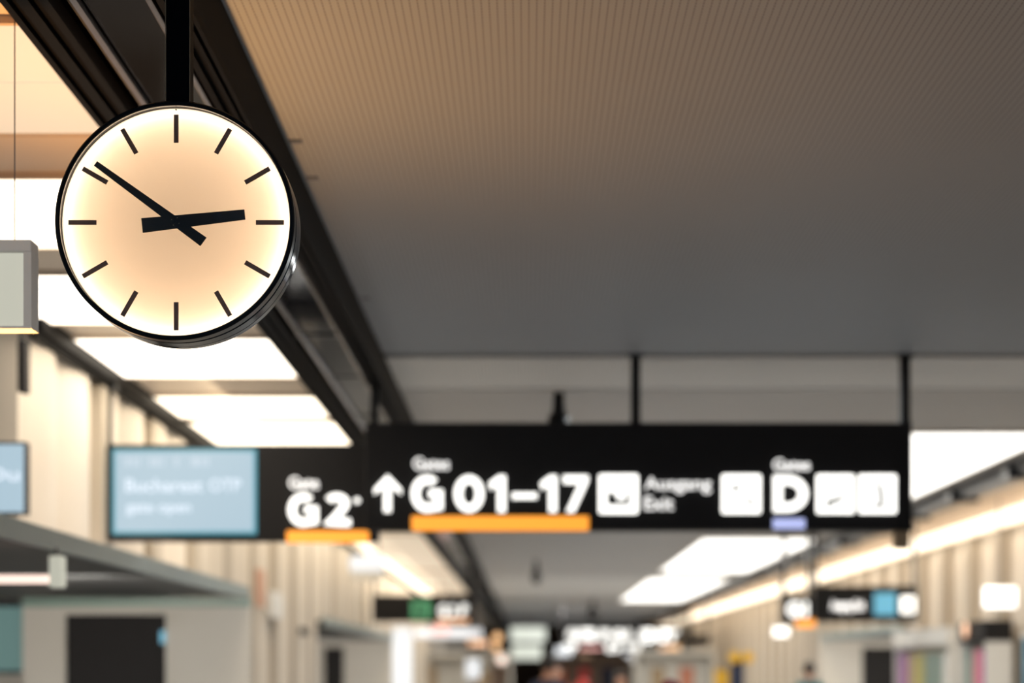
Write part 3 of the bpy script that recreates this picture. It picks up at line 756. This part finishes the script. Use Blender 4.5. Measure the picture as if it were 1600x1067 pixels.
# shops in the far middle distance: dark brown fronts with coloured goods
D = 72
def shop(label, px0, px1, D, m, cols, top=2.5):
    t = thing('shop_kiosk', label, 'kiosk', (wx((px0+px1)/2, D), D, 0))
    x0, x1 = wx(px0, D), wx(px1, D)
    bm = bmesh.new(); bx(bm, x0, x1, D+.5, D+.6, 0, top); bx(bm, x0, x1, D-.3, D+.6, top, top+.12); bx(bm, x0, x0+.1, D-.3, D+.5, 0, top); bx(bm, x1-.1, x1, D-.3, D+.5, 0, top)
    obj('frame', bm, m, t)
    n = len(cols)
    for i, c_ in enumerate(cols):
        a_ = x0+.12+(x1-x0-.24)*i/n; b_ = x0+.12+(x1-x0-.24)*(i+1)/n-.04
        obj('display_panel', box(a_, b_, D+.35, D+.49, .3, top-.3-.15*(i % 2)), c_, t)
    return t
shop('brown kiosk with red and orange panels at the hall centre', 862, 985, 72, 'brown', ['orangecloth', 'brown', 'red', 'brown', 'navy', 'greywall'], 1.95)
shop('pale kiosk with tan panels right of hall centre', 990, 1115, 66, 'greywall', ['greywall', 'tan', 'greywall', 'terracotta', 'greywall'], 2.1)
shop('small brown kiosk behind the globe lamps', 650, 800, 65, 'greywall', ['tan', 'greywall', 'greywall', 'tan', 'brown'], 2.0)
# yellow sign post
D = 42
t = thing('yellow_sign', 'dark post with a pair of yellow round signs on the right', 'sign', (wx(1158, D), D, 0))
for px, nm in ((1148, 'round_sign'), (1169, 'round_sign')):
    c = at(px, 1027, D); bm = bmesh.new(); cyl(bm, (c.x, D-.02, c.z), (c.x, D+.03, c.z), 9*D/F, n=32); obj(nm, bm, 'yellow', t)
obj('post', box(wx(1143, D), wx(1163, D), D+.03, D+.25, 0, wz(1024, D)), 'navy', t)
t = thing('yellow_cabinet', 'yellow orange cabinet left of the yellow round signs', 'cabinet', (wx(1130, 41), 41, 0))
obj('body', box(wx(1118, 41), wx(1138, 41), 41, 41.3, 0, wz(1046, 41)), 'yellow', t); obj('top', box(wx(1117, 41), wx(1139, 41), 40.98, 41.32, wz(1046, 41), wz(1043, 41)), 'tan', t)
# display cases on the right wall
def case(label, ya, yb, ztop, cols, head, hm):
    t = thing('display_case', label, 'display case', (6.75, (ya+yb)/2, 0))
    bm = bmesh.new(); bx(bm, 6.55, 6.93, ya, ya+.05, 0, ztop); bx(bm, 6.55, 6.93, yb-.05, yb, 0, ztop); bx(bm, 6.88, 6.93, ya+.05, yb-.05, 0, ztop)
    obj('frame', bm, 'white', t)
    obj('header', box(6.53, 6.93, ya-.02, yb+.02, ztop, ztop+head), hm, t)
    n = len(cols)
    for i, c_ in enumerate(cols):
        a_ = ya+.08+(yb-ya-.16)*i/n
        obj('panel', box(6.62, 6.87, a_, a_+(yb-ya-.16)/n-.03, .2, ztop-.12), c_, t)
    return t
case('pale display case with pink, olive and teal panels on the right wall', 31.0, 35.6, 1.98, ['white', 'tealband', 'tealband', 'olive', 'tan', 'purple'], .28, 'white')
t = case('dark headed display case with pink and purple panels on the right wall', 28.5, 30.2, 2.0, ['purple', 'pink', 'tealband'], .30, 'blackmat')
bm = bmesh.new(); ball(bm, (6.50, 29.6, 2.18), .03, .12, .12); obj('orange_emblem', bm, 'orangeglow', t, True)
t = thing('poster_column', 'blue poster column at the lower right edge', 'poster', (6.9, 26.2, 0))
bm = bmesh.new(); cyl(bm, (6.75, 26.1, 0), (6.75, 26.1, 2.0), .26, n=40); obj('column', bm, 'blue', t, True)
bm = bmesh.new(); cyl(bm, (6.75, 26.1, 2.0), (6.75, 26.1, 2.06), .28, n=40); obj('cap', bm, 'white', t, True)

# ------------------------------------------------------------------ people
def person(loc, yaw, height, shirt, trousers, label, hat=None, hairm='hair', bag=None):
    k = height/1.75
    V = [(0, 0, .95), (0, .0, 1.12), (0, 0, 1.30), (0, 0, 1.42), (0, .005, 1.50), (0, .015, 1.56)]
    R = [(.165, .12), (.14, .10), (.165, .115), (.13, .09), (.055, .055), (.055, .055)]
    E = [(0, 1), (1, 2), (2, 3), (3, 4), (4, 5)]
    for s in (-1, 1):
        b = len(V)
        V += [(s*.10, 0, .88), (s*.105, s*.03, .50), (s*.11, s*.05-.02, .09), (s*.12, s*.05+.10, .045)]
        R += [(.095, .10), (.062, .065), (.042, .045), (.045, .032)]
        E += [(0, b), (b, b+1), (b+1, b+2), (b+2, b+3)]
        b = len(V)
        V += [(s*.185, 0, 1.405), (s*.235, -.02, 1.14), (s*.235, .07, .90), (s*.23, .09, .82)]
        R += [(.06, .06), (.045, .045), (.032, .034), (.035, .020)]
        E += [(3, b), (b, b+1), (b+1, b+2), (b+2, b+3)]
        h = b+3
        for f_, (dx, dy, l) in enumerate(((-.018, .030, .070), (-.006, .016, .082), (.004, .002, .078), (.012, -.014, .062), (-.020, .045, .045))):
            b2 = len(V)
            V += [(s*(.23+dx*.4), .09+dy, .79), (s*(.22+dx*.4), .095+dy, .82-l-.03)]
            R += [(.010, .010), (.008, .008)]
            E += [(h, b2), (b2, b2+1)]
    me = bpy.data.meshes.new('body'); me.from_pydata([Vector(v)*k for v in V], E, [])
    o = bpy.data.objects.new('body', me); C.objects.link(o)
    md = o.modifiers.new('s', 'SKIN'); md.use_smooth_shade = True
    for i, sv in enumerate(me.skin_vertices[0].data):
        sv.radius = (R[i][0]*k, R[i][1]*k); sv.use_root = (i == 0)
    o.modifiers.new('d', 'SUBSURF').levels = 1
    dg = bpy.context.evaluated_depsgraph_get(); dg.update()
    m2 = bpy.data.meshes.new_from_object(o.evaluated_get(dg)); bpy.data.objects.remove(o)
    bm = bmesh.new(); bm.from_mesh(m2)
    hc = Vector((0, .02, 1.635))*k
    ball(bm, hc, .076*k, .095*k, .115*k, 24, 18)
    ball(bm, hc+Vector((0, .02, -.055))*k, .055*k, .07*k, .06*k)                # jaw
    ball(bm, hc+Vector((0, .100, -.012))*k, .013*k, .018*k, .026*k, 10, 8)      # nose
    ball(bm, hc+Vector((0, .092, -.056))*k, .024*k, .010*k, .008*k, 10, 8)      # mouth
    for s in (-1, 1):
        ball(bm, hc+Vector((s*.077, -.002, -.005))*k, .010*k, .020*k, .030*k, 10, 8)
        ball(bm, hc+Vector((s*.03, .086, .018))*k, .012*k, .010*k, .008*k, 10, 8)
    m2.clear_geometry(); bm.to_mesh(m2); bm.free()
    o = bpy.data.objects.new('body', m2); C.objects.link(o)
    rm = o.modifiers.new('r', 'REMESH'); rm.mode = 'VOXEL'; rm.voxel_size = .011*k; rm.use_smooth_shade = True
    dg = bpy.context.evaluated_depsgraph_get(); dg.update()
    m3 = bpy.data.meshes.new_from_object(o.evaluated_get(dg)); bpy.data.objects.remove(o)
    m3.materials.clear()
    for mm in (shirt, trousers, 'skin', 'black'): m3.materials.append(M[mm])
    for p in m3.polygons:
        z = p.center.z/k; x = abs(p.center.x)/k
        p.material_index = 2 if z > 1.475 or (x > .17 and z < .90 and z > .6) else (0 if z > .93 or x > .19 and z > .88 else (1 if z > .09 else 3))
        p.use_smooth = True
    root = thing('person', label, 'person', loc); root.rotation_euler = (0, 0, yaw)
    b = bpy.data.objects.new('body', m3); C.objects.link(b); b.parent = root
    bm = bmesh.new()
    ball(bm, hc+Vector((0, -.014, .022))*k, .086*k, .098*k, .108*k, 28, 20)
    for v in list(bm.verts):
        if v.co.y > hc.y+.035*k and v.co.z < hc.z+.06*k: v.co.y = hc.y+.035*k
        if v.co.z < hc.z-.06*k: v.co.z = hc.z-.06*k
        v.co += Vector((random.uniform(-1, 1), random.uniform(-1, 1), random.uniform(-1, 1)))*.0022
    me = bpy.data.meshes.new('hair'); bm.to_mesh(me); bm.free(); me.materials.append(M[hairm])
    for p in me.polygons: p.use_smooth = True
    h_ = bpy.data.objects.new('hair', me); C.objects.link(h_); h_.parent = root
    if hat:
        bm = bmesh.new(); ball(bm, hc+Vector((0, -.008, .045))*k, .094*k, .108*k, .10*k, 28, 18)
        for v in bm.verts:
            if v.co.z < hc.z+.02*k: v.co.z = hc.z+.02*k
        me = bpy.data.meshes.new('cap'); bm.to_mesh(me); bm.free(); me.materials.append(M[hat])
        for p in me.polygons: p.use_smooth = True
        h2 = bpy.data.objects.new('cap', me); C.objects.link(h2); h2.parent = root
    return root
def stand(px, D): return (wx(px, D), D, 0)
person(stand(1265, 29), .2, 1.70, 'teal', 'denim', 'person with short dark hair in a teal shirt, walking away on the right')
person(stand(856, 22), -.4, 1.76, 'navy', 'navy', 'person with dark hair in dark clothes at the hall centre')
person(stand(870, 26), 2.9, 1.66, 'orangecloth', 'denim', 'person in an orange red top beside the dark-clothed one')
person(stand(1048, 15), .3, 1.50, 'maroon', 'denim', 'person with a dark red cap low at the frame bottom', 'maroon')
person(stand(911, 20), .1, 1.48, 'red', 'denim', 'person with a bright red cap low at the frame bottom', 'red')
person(stand(970, 27), 3.0, 1.53, 'navy', 'denim', 'short dark haired person low at the frame bottom between the capped ones')
person((wx(-52, 6.9), 6.9, 0), .2, 1.78, 'blackmat', 'blackmat', 'person in black whose shoulder shows at the bottom left corner')
